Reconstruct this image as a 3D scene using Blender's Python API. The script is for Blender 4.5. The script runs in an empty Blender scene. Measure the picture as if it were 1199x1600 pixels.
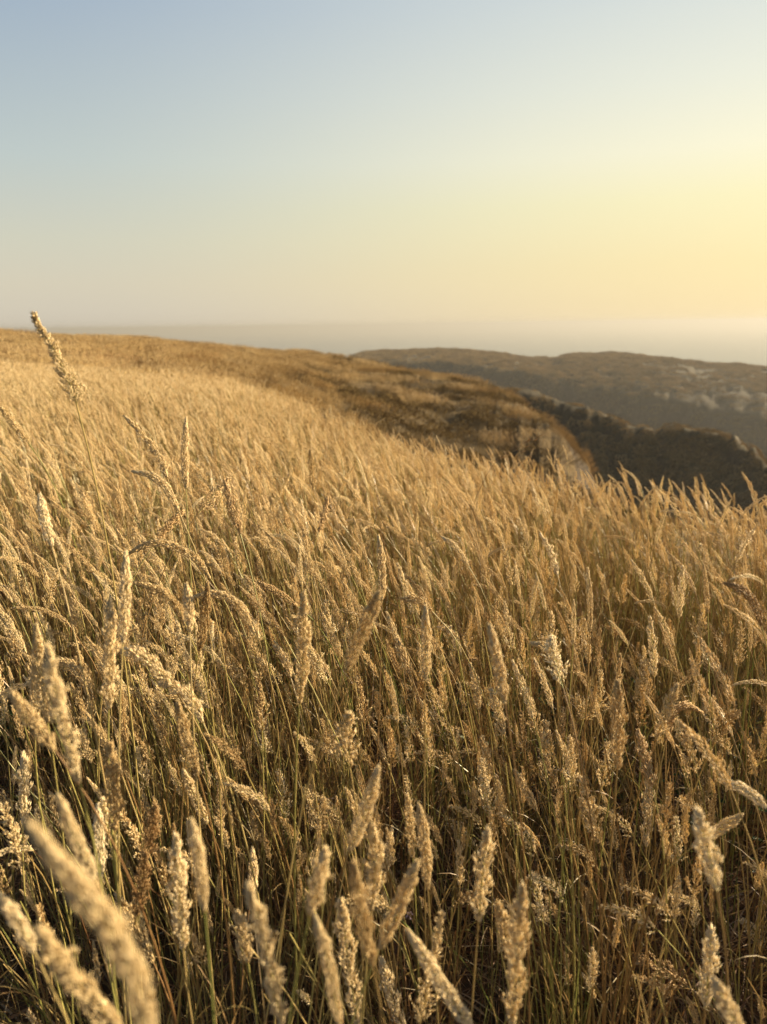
import bpy, math, numpy as np
from mathutils import Matrix, Vector, Euler, noise as mn

rng = np.random.default_rng(7)
R = math.radians
sc = bpy.context.scene
COL = sc.collection

# ------------------------------------------------------------------ camera
PITCH, ROLL, FPX, PW, PH = R(14.2), R(0.75), 1155.0, 1199, 1600
f_ = Vector((0, math.cos(PITCH), -math.sin(PITCH)))
u0 = Vector((0, math.sin(PITCH), math.cos(PITCH)))
r0 = Vector((1, 0, 0))
r_ = r0 * math.cos(ROLL) - u0 * math.sin(ROLL)
u_ = u0 * math.cos(ROLL) + r0 * math.sin(ROLL)
cam = bpy.data.cameras.new('camera')
cam.sensor_fit = 'VERTICAL'; cam.sensor_height = 36; cam.lens = 36 * FPX / PH
cam.clip_start = 0.05; cam.clip_end = 60000
cam.dof.use_dof = True; cam.dof.focus_distance = 1.4; cam.dof.aperture_fstop = 5.0
co = bpy.data.objects.new('camera', cam); COL.objects.link(co)
co.matrix_world = Matrix(((r_.x, u_.x, -f_.x, 0), (r_.y, u_.y, -f_.y, 0), (r_.z, u_.z, -f_.z, 0), (0, 0, 0, 1)))
sc.camera = co
RM = np.array([list(r_), list(u_), list(f_)])

def ray(px, py):
    d = f_ + r_ * ((px - PW / 2) / FPX) + u_ * ((PH / 2 - py) / FPX)
    return d

def at(px, py, rho):
    """world point seen at photo pixel px,py at horizontal distance rho"""
    d = ray(px, py); return d * (rho / math.hypot(d.x, d.y))

def project(p):
    q = RM @ np.asarray(p, float)
    if q[2] <= 0.02: return None
    return PW / 2 + q[0] / q[2] * FPX, PH / 2 - q[1] / q[2] * FPX, q[2]

# ------------------------------------------------------------------ materials
def mat(name):
    m = bpy.data.materials.new(name); m.use_nodes = True
    nt = m.node_tree; nt.nodes.clear()
    return m, nt, nt.nodes, nt.links

def ramp(N, stops, interp='LINEAR'):
    n = N.new('ShaderNodeValToRGB'); cr = n.color_ramp; cr.interpolation = interp
    while len(cr.elements) > 1: cr.elements.remove(cr.elements[-1])
    cr.elements[0].position = stops[0][0]; cr.elements[0].color = (*stops[0][1], 1)
    for p, c in stops[1:]:
        e = cr.elements.new(p); e.color = (*c, 1)
    return n

def mth(N, L, op, a, b=None, c=None):
    n = N.new('ShaderNodeMath'); n.operation = op
    for i, v in enumerate((a, b, c)):
        if v is None: continue
        if isinstance(v, (int, float)): n.inputs[i].default_value = v
        else: L.new(v, n.inputs[i])
    return n.outputs[0]

def plant_mat(name, stops, wt=0.35, trans=0.3, rough=0.6, patch=0.0, sheen=0.0, spec=0.25):
    m, nt, N, L = mat(name)
    out = N.new('ShaderNodeOutputMaterial')
    oi = N.new('ShaderNodeObjectInfo'); at_ = N.new('ShaderNodeAttribute'); at_.attribute_name = 'tint'
    v = mth(N, L, 'MULTIPLY_ADD', oi.outputs['Random'], 1 - wt, mth(N, L, 'MULTIPLY', at_.outputs['Fac'], wt))
    if patch:
        ge = N.new('ShaderNodeNewGeometry'); nz = N.new('ShaderNodeTexNoise'); nz.inputs['Scale'].default_value = 0.9
        nz.inputs['Detail'].default_value = 1
        L.new(ge.outputs['Position'], nz.inputs['Vector'])
        v = mth(N, L, 'ADD', v, mth(N, L, 'MULTIPLY', mth(N, L, 'SUBTRACT', nz.outputs['Fac'], 0.5), patch))
    cr = ramp(N, stops); L.new(v, cr.inputs[0])
    p = N.new('ShaderNodeBsdfPrincipled'); p.inputs['Roughness'].default_value = rough
    p.inputs['Specular IOR Level'].default_value = spec
    if sheen:
        p.inputs['Sheen Weight'].default_value = sheen; p.inputs['Sheen Roughness'].default_value = 0.4
        L.new(cr.outputs[0], p.inputs['Sheen Tint'])
    t = N.new('ShaderNodeBsdfTranslucent')
    L.new(cr.outputs[0], p.inputs['Base Color']); L.new(cr.outputs[0], t.inputs['Color'])
    mx = N.new('ShaderNodeMixShader'); mx.inputs[0].default_value = trans
    L.new(p.outputs[0], mx.inputs[1]); L.new(t.outputs[0], mx.inputs[2]); L.new(mx.outputs[0], out.inputs[0])
    return m

M_HEAD = plant_mat('dry_seed_head', [(0, (.28, .17, .072)), (.15, (.50, .35, .16)), (.4, (.67, .515, .275)), (.75, (.80, .66, .41)), (1, (.87, .77, .54))], wt=.45, trans=.33, patch=.3, sheen=.35)
M_STEM = plant_mat('dry_stem', [(0, (.12, .05, .017)), (.15, (.24, .135, .048)), (.5, (.38, .275, .105)), (.78, (.31, .27, .08)), (1, (.14, .175, .036))], wt=.25, trans=.15, rough=.45, spec=.4)
M_LEAF = plant_mat('grass_blade', [(0, (.10, .04, .015)), (.35, (.21, .135, .055)), (.7, (.18, .14, .05)), (.9, (.10, .11, .03)), (1, (.05, .08, .018))], wt=.3, trans=.35, rough=.5, spec=.35)
M_GOLD = plant_mat('hill_grass', [(0, (.25, .17, .075)), (.4, (.42, .30, .135)), (1, (.57, .42, .20))], wt=.5, trans=.25, patch=.5)
M_OLIVE = plant_mat('hill_scrub', [(0, (.075, .05, .021)), (.5, (.165, .112, .045)), (1, (.30, .205, .083))], wt=.5, trans=.15, rough=1, spec=.02)
M_COAST = plant_mat('coastal_scrub', [(0, (.12, .08, .034)), (.5, (.26, .18, .076)), (1, (.46, .325, .15))], wt=.5, trans=.15, rough=1, spec=.02)
M_GREEN = plant_mat('low_leaf', [(0, (.03, .055, .015)), (.6, (.05, .10, .025)), (1, (.10, .15, .04))], wt=.6, trans=.2, rough=.45)
M_LITTER = plant_mat('litter', [(0, (.10, .045, .02)), (.5, (.24, .13, .055)), (.85, (.38, .26, .13)), (1, (.5, .4, .24))], wt=.8, trans=.15)
M_PETAL = plant_mat('petal', [(0, (.75, .55, .68)), (1, (.8, .68, .75))], trans=.3)
M_BROWN = plant_mat('brown_seed_head', [(0, (.30, .18, .075)), (.4, (.44, .29, .13)), (.8, (.60, .43, .22)), (1, (.72, .57, .34))], wt=.6, trans=.3)
MATS = [M_HEAD, M_STEM, M_LEAF, M_GOLD, M_OLIVE, M_GREEN, M_LITTER, M_PETAL, M_BROWN, M_COAST]

# ------------------------------------------------------------------ mesh accumulator
class Geo:
    def __init__(s): s.V = []; s.F = []; s.M = []; s.T = []; s.n = 0
    def add(s, V, F, m, tint):
        V = np.asarray(V, np.float32).reshape(-1, 3); F = np.asarray(F, np.int64).reshape(-1, 3)
        s.V.append(V); s.F.append(F + s.n); s.M.append(np.full(len(F), m, np.int32))
        s.T.append(np.broadcast_to(np.asarray(tint, np.float32), (len(V),)).astype(np.float32)); s.n += len(V)
    def arr(s):
        if not s.V: return np.zeros((0, 3), np.float32), np.zeros((0, 3), np.int64), np.zeros(0, np.int32), np.zeros(0, np.float32)
        return np.concatenate(s.V), np.concatenate(s.F), np.concatenate(s.M), np.concatenate(s.T)
    def join(s, o, mtx=None, off=None):
        V, F, M, T = o.arr() if isinstance(o, Geo) else o
        if mtx is not None: V = V @ np.asarray(mtx, np.float32).T
        if off is not None: V = V + np.asarray(off, np.float32)
        s.V.append(V); s.F.append(F + s.n); s.M.append(M); s.T.append(T); s.n += len(V)

def mesh_from(name, arr, smooth=False, extra_pts=None, fattr=None, pattr=None):
    V, F, M, T = arr
    nV = len(V); allV = V if extra_pts is None else np.concatenate([V, extra_pts.astype(np.float32)])
    me = bpy.data.meshes.new(name)
    me.vertices.add(len(allV)); me.vertices.foreach_set('co', allV.astype(np.float32).ravel())
    me.loops.add(len(F) * 3); me.loops.foreach_set('vertex_index', F.astype(np.int32).ravel())
    me.polygons.add(len(F)); me.polygons.foreach_set('loop_start', np.arange(0, len(F) * 3, 3, dtype=np.int32))
    used = sorted(set(M.tolist())); remap = np.zeros(max(used) + 1 if used else 1, np.int32)
    for k, u in enumerate(used): remap[u] = k; me.materials.append(MATS[u])
    me.polygons.foreach_set('material_index', remap[M])
    me.polygons.foreach_set('use_smooth', np.full(len(F), smooth, bool))
    a = me.attributes.new('tint', 'FLOAT', 'POINT')
    a.data.foreach_set('value', np.concatenate([T, np.zeros(len(allV) - nV, np.float32)]))
    if fattr is not None:
        a = me.attributes.new('proto', 'INT', 'FACE'); a.data.foreach_set('value', fattr.astype(np.int32))
    if pattr is not None:
        for k, (ty, val, fld) in pattr.items():
            a = me.attributes.new(k, ty, 'POINT'); a.data.foreach_set(fld, val.ravel())
    me.update(calc_edges=True)
    return me

def link(name, me, parent=None, **props):
    o = bpy.data.objects.new(name, me); COL.objects.link(o)
    if parent: o.parent = parent
    for k, v in props.items(): o[k] = v
    return o

# ------------------------------------------------------------------ plant geometry
def frames(P):
    P = np.asarray(P, float); T = np.gradient(P, axis=0); T /= np.linalg.norm(T, axis=1)[:, None] + 1e-12
    U = np.zeros_like(T); a = np.array([0, 1.0, 0.02]); a -= T[0] * a.dot(T[0]); U[0] = a / np.linalg.norm(a)
    for i in range(1, len(P)):
        a = U[i - 1] - T[i] * U[i - 1].dot(T[i]); U[i] = a / (np.linalg.norm(a) + 1e-12)
    return T, U, np.cross(T, U)

def sample(P, A, t):
    x = t * (len(P) - 1); i = np.clip(x.astype(int), 0, len(P) - 2); f = (x - i)[:, None]
    return A[i] * (1 - f) + A[i + 1] * f

def tube(g, P, rad, sides, m, tint):
    T, U, W = frames(P); n = len(P); rad = np.broadcast_to(rad, (n,))
    an = np.arange(sides) / sides * 2 * math.pi
    V = np.asarray(P)[:, None] + rad[:, None, None] * (np.cos(an)[None, :, None] * U[:, None] + np.sin(an)[None, :, None] * W[:, None])
    i, j = np.meshgrid(np.arange(n - 1), np.arange(sides), indexing='ij'); i = i.ravel(); j = j.ravel(); k = (j + 1) % sides
    a, b, c, d = i * sides + j, i * sides + k, (i + 1) * sides + k, (i + 1) * sides + j
    g.add(V, np.concatenate([np.stack([a, b, c], 1), np.stack([a, c, d], 1)]), m, tint)

def spindles(g, P, D, ln, wd, sides, m, tint, mid=0.38, flat=1.0):
    """one seed-shaped body per row: base at P, axis D"""
    n = len(P); ref = rng.normal(size=(n, 3)); U = np.cross(D, ref); U /= np.linalg.norm(U, axis=1)[:, None] + 1e-9
    W = np.cross(D, U)
    ln = np.broadcast_to(ln, (n,)); wd = np.broadcast_to(wd, (n,))
    an = np.arange(sides) / sides * 2 * math.pi
    ring = P[:, None] + D[:, None] * (ln * mid)[:, None, None] + wd[:, None, None] * .5 * (np.cos(an)[None, :, None] * U[:, None] + flat * np.sin(an)[None, :, None] * W[:, None])
    V = np.concatenate([P[:, None], ring, (P + D * ln[:, None])[:, None]], 1)   # n, sides+2, 3
    k = np.arange(sides); q = (k + 1) % sides
    F = np.concatenate([np.stack([np.zeros_like(k), q + 1, k + 1], 1), np.stack([k + 1, q + 1, np.full_like(k, sides + 1)], 1)])
    F = (F[None] + (np.arange(n) * (sides + 2))[:, None, None]).reshape(-1, 3)
    g.add(V, F, m, np.repeat(tint, sides + 2))

def hairs(g, P, D, ln, wd, m, tint):
    n = len(P); U = np.cross(D, rng.normal(size=(n, 3))); U /= np.linalg.norm(U, axis=1)[:, None] + 1e-9
    V = np.stack([P - U * wd / 2, P + U * wd / 2, P + D * np.broadcast_to(ln, (n,))[:, None]], 1)
    g.add(V, np.arange(n * 3).reshape(-1, 3), m, np.repeat(tint, 3))

def seed_head(g, P, W, kind, n, sides, nh, seed, big=1.0, m=0):
    """kind: spike (soft cylinder), lobed (lumpy), plume (side branches stand off)"""
    P = np.asarray(P, float); T, U, V = frames(P); r = np.random.default_rng(seed)
    L = np.linalg.norm(np.diff(P, axis=0), axis=1).sum(); base_t = r.uniform(.3, .7)
    tube(g, P, np.linspace(.0008, .0004, len(P)), 3, 1, .5)
    def place(t, ph, rho, ang):
        c = sample(P, P, t); tt = sample(P, T, t); uu = sample(P, U, t); vv = sample(P, V, t)
        rad = np.cos(ph)[:, None] * uu + np.sin(ph)[:, None] * vv
        D = tt * np.cos(ang)[:, None] + rad * np.sin(ang)[:, None]
        return c + rad * rho[:, None], D / np.linalg.norm(D, axis=1)[:, None], rad
    if kind in ('spike', 'lobed'):
        t = np.clip((np.arange(n) + r.uniform(-2, 2, n)) / n, 0, 1) ; ph = np.arange(n) * 2.39996 + r.uniform(-.6, .6, n)
        prof = np.clip(np.minimum(1, (t * 5 + .25)) * np.minimum(1, ((1 - t) * 2.6 + .12)) ** .8, .1, 1)
        k1, k2, p1, p2 = r.uniform(2.5, 4.5), r.uniform(5, 8), r.uniform(0, 6), r.uniform(0, 6)
        amp = .14 if kind == 'spike' else .38
        lobe = 1 + amp * np.sin(2 * math.pi * t * k1 + ph + p1) + amp * .6 * np.sin(2 * math.pi * t * k2 - 2 * ph + p2)
        if kind == 'lobed': lobe *= .8 + .35 * (np.sin(2 * math.pi * t * r.uniform(4, 6) + p2) > -.3)
        sl = W * r.uniform(.38, .62, n) * big
        ang = r.uniform(.08, .38 if kind == 'spike' else .62, n)
        rho = np.maximum(W * .5 * prof * lobe - sl * .62 * np.sin(ang), 0) * r.uniform(.35, 1.0, n) ** .5
        p, D, rad = place(t, ph, rho, ang)
        tint = np.clip(base_t + r.normal(0, .16, n), 0, 1)
        spindles(g, p, D, sl, sl * r.uniform(.20, .30, n), sides, m, tint, flat=.7)
        if nh:
            t = r.uniform(0, 1, nh) ** .9; ph = r.uniform(0, 6.28, nh)
            prof = np.clip(np.minimum(1, (t * 5 + .25)) * np.minimum(1, ((1 - t) * 2.6 + .12)) ** .8, .1, 1)
            ang = r.uniform(.25, .95, nh)
            p, D, rad = place(t, ph, W * .5 * prof * r.uniform(.7, 1.0, nh), ang)
            hairs(g, p, D, W * r.uniform(.14, .34, nh), .00016, m, np.clip(base_t + .25 + r.normal(0, .2, nh), 0, 1))
    else:
        nb = max(8, int(n / 13)); per = max(3, n // nb)
        tb = (np.arange(nb) / nb) ** 1.15; 
        for i in range(nb):
            t = np.array([tb[i]]); ph = np.array([i * 2.2 + r.uniform(-.5, .5)])
            bl = W * 1.25 * (1 - tb[i]) ** .75 * r.uniform(.6, 1.15) + W * .22
            a0 = np.array([r.uniform(.45, .95) * (1 - .45 * tb[i])])
            p, D, rad = place(t, ph, np.array([0.0]), a0); p = p[0]; D = D[0]
            up = sample(P, T, t)[0]; s = np.linspace(0, 1, 4)[:, None]
            B = p + D * bl * s + up * bl * .18 * s ** 2
            tube(g, B, .00025, 3, 1, .5)
            sk = np.sort(r.uniform(.22, 1, per)); q = sample(B, B, sk) + r.normal(0, .0007, (per, 3)) * (W / .012)
            D2 = D + up * .5 + r.normal(0, .45, (per, 3)); D2 /= np.linalg.norm(D2, axis=1)[:, None]
            sl = W * r.uniform(.26, .42, per) * big
            spindles(g, q, D2, sl, sl * r.uniform(.26, .38, per), sides, m, np.clip(base_t + r.normal(0, .25, per), 0, 1), flat=.6)

def blade(g, root, az, L, w, th0, th1, segs, tint, m=2, twist=0.0, fold=.35):
    s = np.linspace(0, 1, segs + 1); th = th0 + (th1 - th0) * s ** 1.6
    d = np.array([math.cos(az), math.sin(az), 0]); step = L / segs
    P = [np.asarray(root, float)]
    for k in range(segs):
        P.append(P[-1] + step * (d * math.sin(th[k]) + np.array([0, 0, 1]) * math.cos(th[k])))
    P = np.array(P); T = np.gradient(P, axis=0); T /= np.linalg.norm(T, axis=1)[:, None]
    side = np.array([-math.sin(az), math.cos(az), 0]); nrm = np.cross(T, side)
    a = twist * s[:, None]; sd = side * np.cos(a) + nrm * np.sin(a); nn = np.cross(T, sd)
    ww = (w * .5 * np.minimum(1, .45 + s * 3) * np.clip(1 - s, 0, 1) ** .6)[:, None]
    if segs >= 6:
        V = np.stack([P - sd * ww + nn * ww * fold, P, P + sd * ww + nn * ww * fold], 1); c = 3
    else:
        V = np.stack([P - sd * ww, P + sd * ww], 1); c = 2
    i, j = np.meshgrid(np.arange(segs), np.arange(c - 1), indexing='ij'); i = i.ravel(); j = j.ravel()
    A, B, C, D = i * c + j, i * c + j + 1, (i + 1) * c + j + 1, (i + 1) * c + j
    g.add(V, np.concatenate([np.stack([A, B, C], 1), np.stack([A, C, D], 1)]), m, tint)

FORMS = {'upright': (R(2), R(5), R(9)), 'soft': (R(4), R(15), R(28)), 'lean': (R(6), R(24), R(44)), 'arch': (R(7), R(36), R(100)), 'nod': (R(5), R(28), R(72))}
LOD = {0: dict(n=400, sides=4, nh=260, ss=6, st=5, bs=8, big=1.0), 1: dict(n=120, sides=3, nh=50, ss=4, st=3, bs=5, big=1.5), 2: dict(n=34, sides=3, nh=0, ss=3, st=3, bs=3, big=2.3), 3: dict(n=7, sides=3, nh=0, ss=2, st=3, bs=2, big=4.2)}

def axis_curve(h, hl, form, n1, n2, r, bend=1.0):
    a, b, c = FORMS[form]; wob = r.uniform(-.04, .04); az = 0.0
    P = [np.zeros(3)]; L1 = h / (math.cos((a + b) / 2))
    for k in range(n1):
        s = (k + .5) / n1; th = a + (b - a) * s ** 1.8; az = wob * math.sin(s * 5)
        P.append(P[-1] + L1 / n1 * np.array([-math.sin(th), az, math.cos(th)]))
    H = [P[-1]]
    for k in range(n2):
        s = (k + .5) / n2; th = b + (c - b) * s ** .8
        H.append(H[-1] + hl / n2 * np.array([-math.sin(th), wob * 2 * s, math.cos(th)]))
    return np.array(P), np.array(H)

def stalk_parts(seed, form, kind, h, hl, W, lod, nleaf=2):
    r = np.random.default_rng(seed); q = LOD[lod]
    S, H = axis_curve(h, hl, form, q['ss'] + 2, 12 if lod < 2 else 5, r)
    stem = Geo(); rad = np.linspace(.0014, .0008, len(S)) * (1 if lod < 2 else 1.3 if lod == 2 else 2.2)
    tube(stem, S, rad, q['st'], 1, r.uniform(0, 1))
    head = Geo(); seed_head(head, H, W, kind, q['n'], q['sides'], q['nh'], seed, q['big'])
    lv = []
    for k in range(nleaf):
        g = Geo(); i = r.integers(0, max(1, len(S) * 2 // 3)); a = r.uniform(0, 6.28) if r.random() < .5 else math.pi + r.normal(0, .5)
        blade(g, S[i], a, r.uniform(.14, .34), r.uniform(.002, .0045), r.uniform(.1, .4), r.uniform(.7, 2.0), q['bs'], r.uniform(0, 1), twist=r.uniform(-2.5, 2.5))
        lv.append(g)
    return stem, head, lv

def joined(parts):
    g = Geo(); g.join(parts[0]); g.join(parts[1])
    for l in parts[2]: g.join(l)
    return g

# prototypes of the grass mass: (form, kind, height, head length, head width, weight)
SPEC = [('soft', 'spike', .60, .100, .0105, 5), ('lean', 'spike', .60, .105, .0110, 6), ('soft', 'lobed', .57, .095, .0130, 4),
        ('lean', 'lobed', .62, .110, .0135, 4), ('upright', 'spike', .60, .085, .0100, 3), ('upright', 'lobed', .55, .100, .0140, 3),
        ('arch', 'spike', .58, .105, .0105, 2), ('nod', 'spike', .60, .110, .0110, 3), ('soft', 'plume', .55, .100, .0170, 2.5),
        ('upright', 'plume', .47, .090, .0190, 2.5), ('upright', 'lobed', .36, .075, .0120, 2), ('soft', 'spike', .40, .070, .0095, 2),
        ('lean', 'spike', .66, .085, .0090, 3), ('nod', 'lobed', .54, .090, .0120, 2), ('upright', 'plume', .32, .080, .0160, 1.5),
        ('upright', 'spike', .26, .060, .0085, 1), ('nod', 'plume', .42, .085, .0150, 1.5), ('soft', 'lobed', .30, .065, .0110, 1)]

def tuft(seed, lod, nb, hmax, w=.0035, m=2, stems=0):
    g = Geo(); r = np.random.default_rng(seed)
    for k in range(nb):
        root = np.array([r.normal(0, .025), r.normal(0, .025), -.02]); a = math.pi + r.normal(0, 1.1)
        blade(g, root, a, hmax * r.uniform(.45, 1), w * r.uniform(.5, 1.1), r.uniform(0, .25), r.uniform(.2, 1.5), LOD[lod]['bs'], r.uniform(0, 1), m=m, twist=r.uniform(-3, 3))
    for k in range(stems):
        S, H = axis_curve(hmax * r.uniform(.6, 1.25), .03, ['soft', 'upright', 'lean'][k % 3], 4, 2, r)
        tube(g, S + np.array([r.normal(0, .02), r.normal(0, .02), 0]), np.linspace(.0014, .0007, len(S)), 3 + (lod < 1) * 2, 1, r.uniform(0, 1))
    return g

# ------------------------------------------------------------------ terrain (polar height field)
def line(pts, up=0.0):
    """(px, py, r) seen in the photo -> az, log r, ground z"""
    A = []
    for x, y, r in pts:
        p = at(x, y, r); A.append((math.atan2(p.x, p.y), r, p.z - up))
    A.sort(); return np.array(A)
def hid(pts):
    A = []
    for x, r, z in pts:
        p = at(x, 620, 1.0); A.append((math.atan2(p.x, p.y), r, z))
    A.sort(); return np.array(A)

def far(p): return line([(x, y, r * 1.55) for x, y, r in p])
GH = .68
LINES = [
 hid([(0, .25, -1.12), (1199, .25, -1.12)]), hid([(0, 1.3, -1.10), (600, 1.3, -1.11), (1199, 1.3, -1.13)]),
 line([(-300, 562, 16), (0, 567, 16), (200, 578, 15), (370, 592, 12.5), (450, 620, 10.2), (520, 645, 8.2), (600, 674, 6.5), (700, 699, 5.4), (800, 718, 4.6), (900, 731, 4.2), (1000, 745, 3.7), (1100, 762, 3.4), (1199, 772, 3.2), (1500, 800, 3)], GH),
 hid([(0, 24, -1.5), (200, 24, -1.9), (370, 21, -2.6), (520, 20, -4.3), (700, 19, -6), (900, 17, -7.4), (1199, 15, -8)]),
 line([(0, 549, 34), (200, 556, 34), (370, 582, 31), (520, 622, 32), (600, 646, 32), (700, 682, 33), (800, 712, 32), (880, 738, 31), (940, 790, 31), (1199, 850, 32)], .3),
 line([(0, 537, 48), (200, 543, 48), (400, 562, 44), (520, 578, 48), (600, 594, 46), (700, 619, 42), (800, 650, 38), (860, 680, 35), (900, 717, 33.5), (940, 788, 36), (1199, 850, 40)], .25),
 line([(-300, 521, 72), (0, 526, 72), (100, 529, 70), (200, 532, 70), (300, 539, 70), (400, 546, 70), (480, 552, 68), (560, 559, 64), (620, 571, 60), (700, 585, 54), (760, 599, 50), (800, 616, 46), (830, 638, 42), (860, 657, 38), (890, 682, 36), (920, 722, 36), (950, 790, 40), (1199, 850, 50)], .25),
 hid([(0, 90, -8), (500, 88, -9), (800, 72, -14), (1000, 60, -18), (1199, 60, -20)]),
 line([(500, 660, 106), (700, 650, 104), (760, 650, 103), (900, 725, 98), (1000, 785, 95), (1199, 810, 90)]),
 line([(500, 635, 115), (760, 619, 110), (900, 678, 105), (1000, 712, 102), (1130, 722, 100), (1199, 765, 96)]),
 line([(400, 620, 125), (700, 601, 120), (760, 603, 118), (840, 606, 115), (870, 622, 112), (930, 643, 110), (1000, 663, 108), (1060, 664, 106), (1130, 671, 104), (1165, 688, 102), (1199, 715, 100), (1300, 800, 100)]),
 hid([(0, 180, -48), (600, 180, -48), (1199, 175, -56)]),
 far([(480, 640, 265), (560, 600, 264), (700, 640, 254), (820, 672, 238), (1000, 705, 212), (1199, 740, 202)]),
 far([(480, 610, 270), (560, 563, 275), (690, 566, 268), (820, 580, 250), (900, 600, 238), (1000, 617, 225), (1199, 648, 215)]),
 far([(440, 600, 340), (535, 566, 340), (556, 555, 340), (575, 550.5, 340), (600, 549, 340), (690, 546, 335), (740, 548, 330), (790, 554, 320), (820, 559, 320), (862, 560, 320), (885, 554.5, 310), (980, 553, 310), (1050, 561, 300), (1100, 568, 300), (1160, 570, 300), (1199, 575, 300), (1400, 590, 300)]),
 hid([(0, 640, -78), (1199, 620, -80)]), hid([(0, 720, -88), (1199, 700, -88)]), hid([(0, 2000, -88), (1199, 2000, -88)])]

def pchip(x, y, q):
    h = np.diff(x); d = np.diff(y) / h; m = np.zeros(len(x))
    for i in range(1, len(x) - 1):
        if d[i - 1] * d[i] > 0:
            w1, w2 = 2 * h[i] + h[i - 1], h[i] + 2 * h[i - 1]; m[i] = (w1 + w2) / (w1 / d[i - 1] + w2 / d[i])
    m[0], m[-1] = d[0], d[-1]
    i = np.clip(np.searchsorted(x, q) - 1, 0, len(x) - 2); t = (q - x[i]) / h[i]
    return (2*t**3 - 3*t**2 + 1) * y[i] + (t**3 - 2*t**2 + t) * h[i] * m[i] + (-2*t**3 + 3*t**2) * y[i+1] + (t**3 - t**2) * h[i] * m[i+1]

AZ = np.concatenate([np.linspace(-math.pi, R(-50), 40, endpoint=False), np.linspace(R(-50), R(-31), 40, endpoint=False), np.linspace(R(-31), R(31), 460, endpoint=False), np.linspace(R(31), R(50), 40, endpoint=False), np.linspace(R(50), math.pi, 41)])
LR = np.concatenate([np.linspace(math.log(.25), math.log(12), 130, endpoint=False), np.linspace(math.log(12), math.log(700), 500, endpoint=False), np.linspace(math.log(700), math.log(2000), 12)])
Z = np.zeros((len(AZ), len(LR)))
for i, a in enumerate(AZ):
    aa = a
    back = min(1, max(0, (abs(a) - R(60)) / R(60)))
    rr = np.array([np.interp(aa, l[:, 0], l[:, 1]) for l in LINES]); zz = np.array([np.interp(aa, l[:, 0], l[:, 2]) for l in LINES])
    z = pchip(np.log(rr), zz, LR)
    lim = -1.15 - .03 * np.exp(np.minimum(LR, 6)) * .5                       # gentle land behind the camera
    Z[i] = z * (1 - back) + lim * back
ek = np.exp(LR)
fine = (np.abs(AZ) < R(52))
for i in range(len(AZ)):
    if not fine[i]: continue
    sa, ca = math.sin(AZ[i]), math.cos(AZ[i])
    for j in range(0, len(LR)):
        r = ek[j]
        if r < 1 or r > 690: continue
        p = Vector((sa * r, ca * r, 0))
        env = min(1, max(0, (r - 14) / 30))
        n = .05 * min(1, r / 6) * mn.noise(p * .7)
        if env > 0:
            n += env * (.35 * mn.noise(p * .11) + .16 * mn.noise(p * .35) + .07 * mn.noise(p * 1.1))
        if r > 66:
            e2 = min(1, (r - 66) / 40)
            n += e2 * (.4 * mn.noise(p * .05) + .3 * mn.noise(p * .16) + .28 * mn.noise(p * .45) + .15 * mn.noise(p * 1.1))
            n -= e2 * .35 * (1 - abs(mn.noise(Vector((p.x * .09, p.y * .02, 3)))) * 3)
        if r > 240: n *= .55
        gz = math.exp(-((r - 102) / 9) ** 2) * 1.5 + math.exp(-((r - 355) / 75) ** 2) * 2.2 + (math.exp(-((r - 36) / 7) ** 2) * .45 if AZ[i] > R(8) else 0)
        if gz > .02:
            n -= gz * (abs(mn.noise(Vector((AZ[i] * 38, r * .02, 1.7)))) + .6 * abs(mn.noise(Vector((AZ[i] * 110, r * .05, 4.2)))) - .15)
        if r > 170:
            e3 = min(1, (r - 170) / 60)
            n += e3 * (.5 * mn.noise(p * .04 + Vector((9, 0, 0))) + .5 * mn.noise(p * .12))
        Z[i, j] += n
def ground(x, y):
    x = np.asarray(x, float); y = np.asarray(y, float)
    a = np.arctan2(x, y); l = np.log(np.maximum(np.hypot(x, y), .26))
    i = np.clip(np.searchsorted(AZ, a) - 1, 0, len(AZ) - 2); j = np.clip(np.searchsorted(LR, l) - 1, 0, len(LR) - 2)
    s = (a - AZ[i]) / (AZ[i+1] - AZ[i]); t = (l - LR[j]) / (LR[j+1] - LR[j])
    return (Z[i, j] * (1-s) + Z[i+1, j] * s) * (1-t) + (Z[i, j+1] * (1-s) + Z[i+1, j+1] * s) * t

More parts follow.
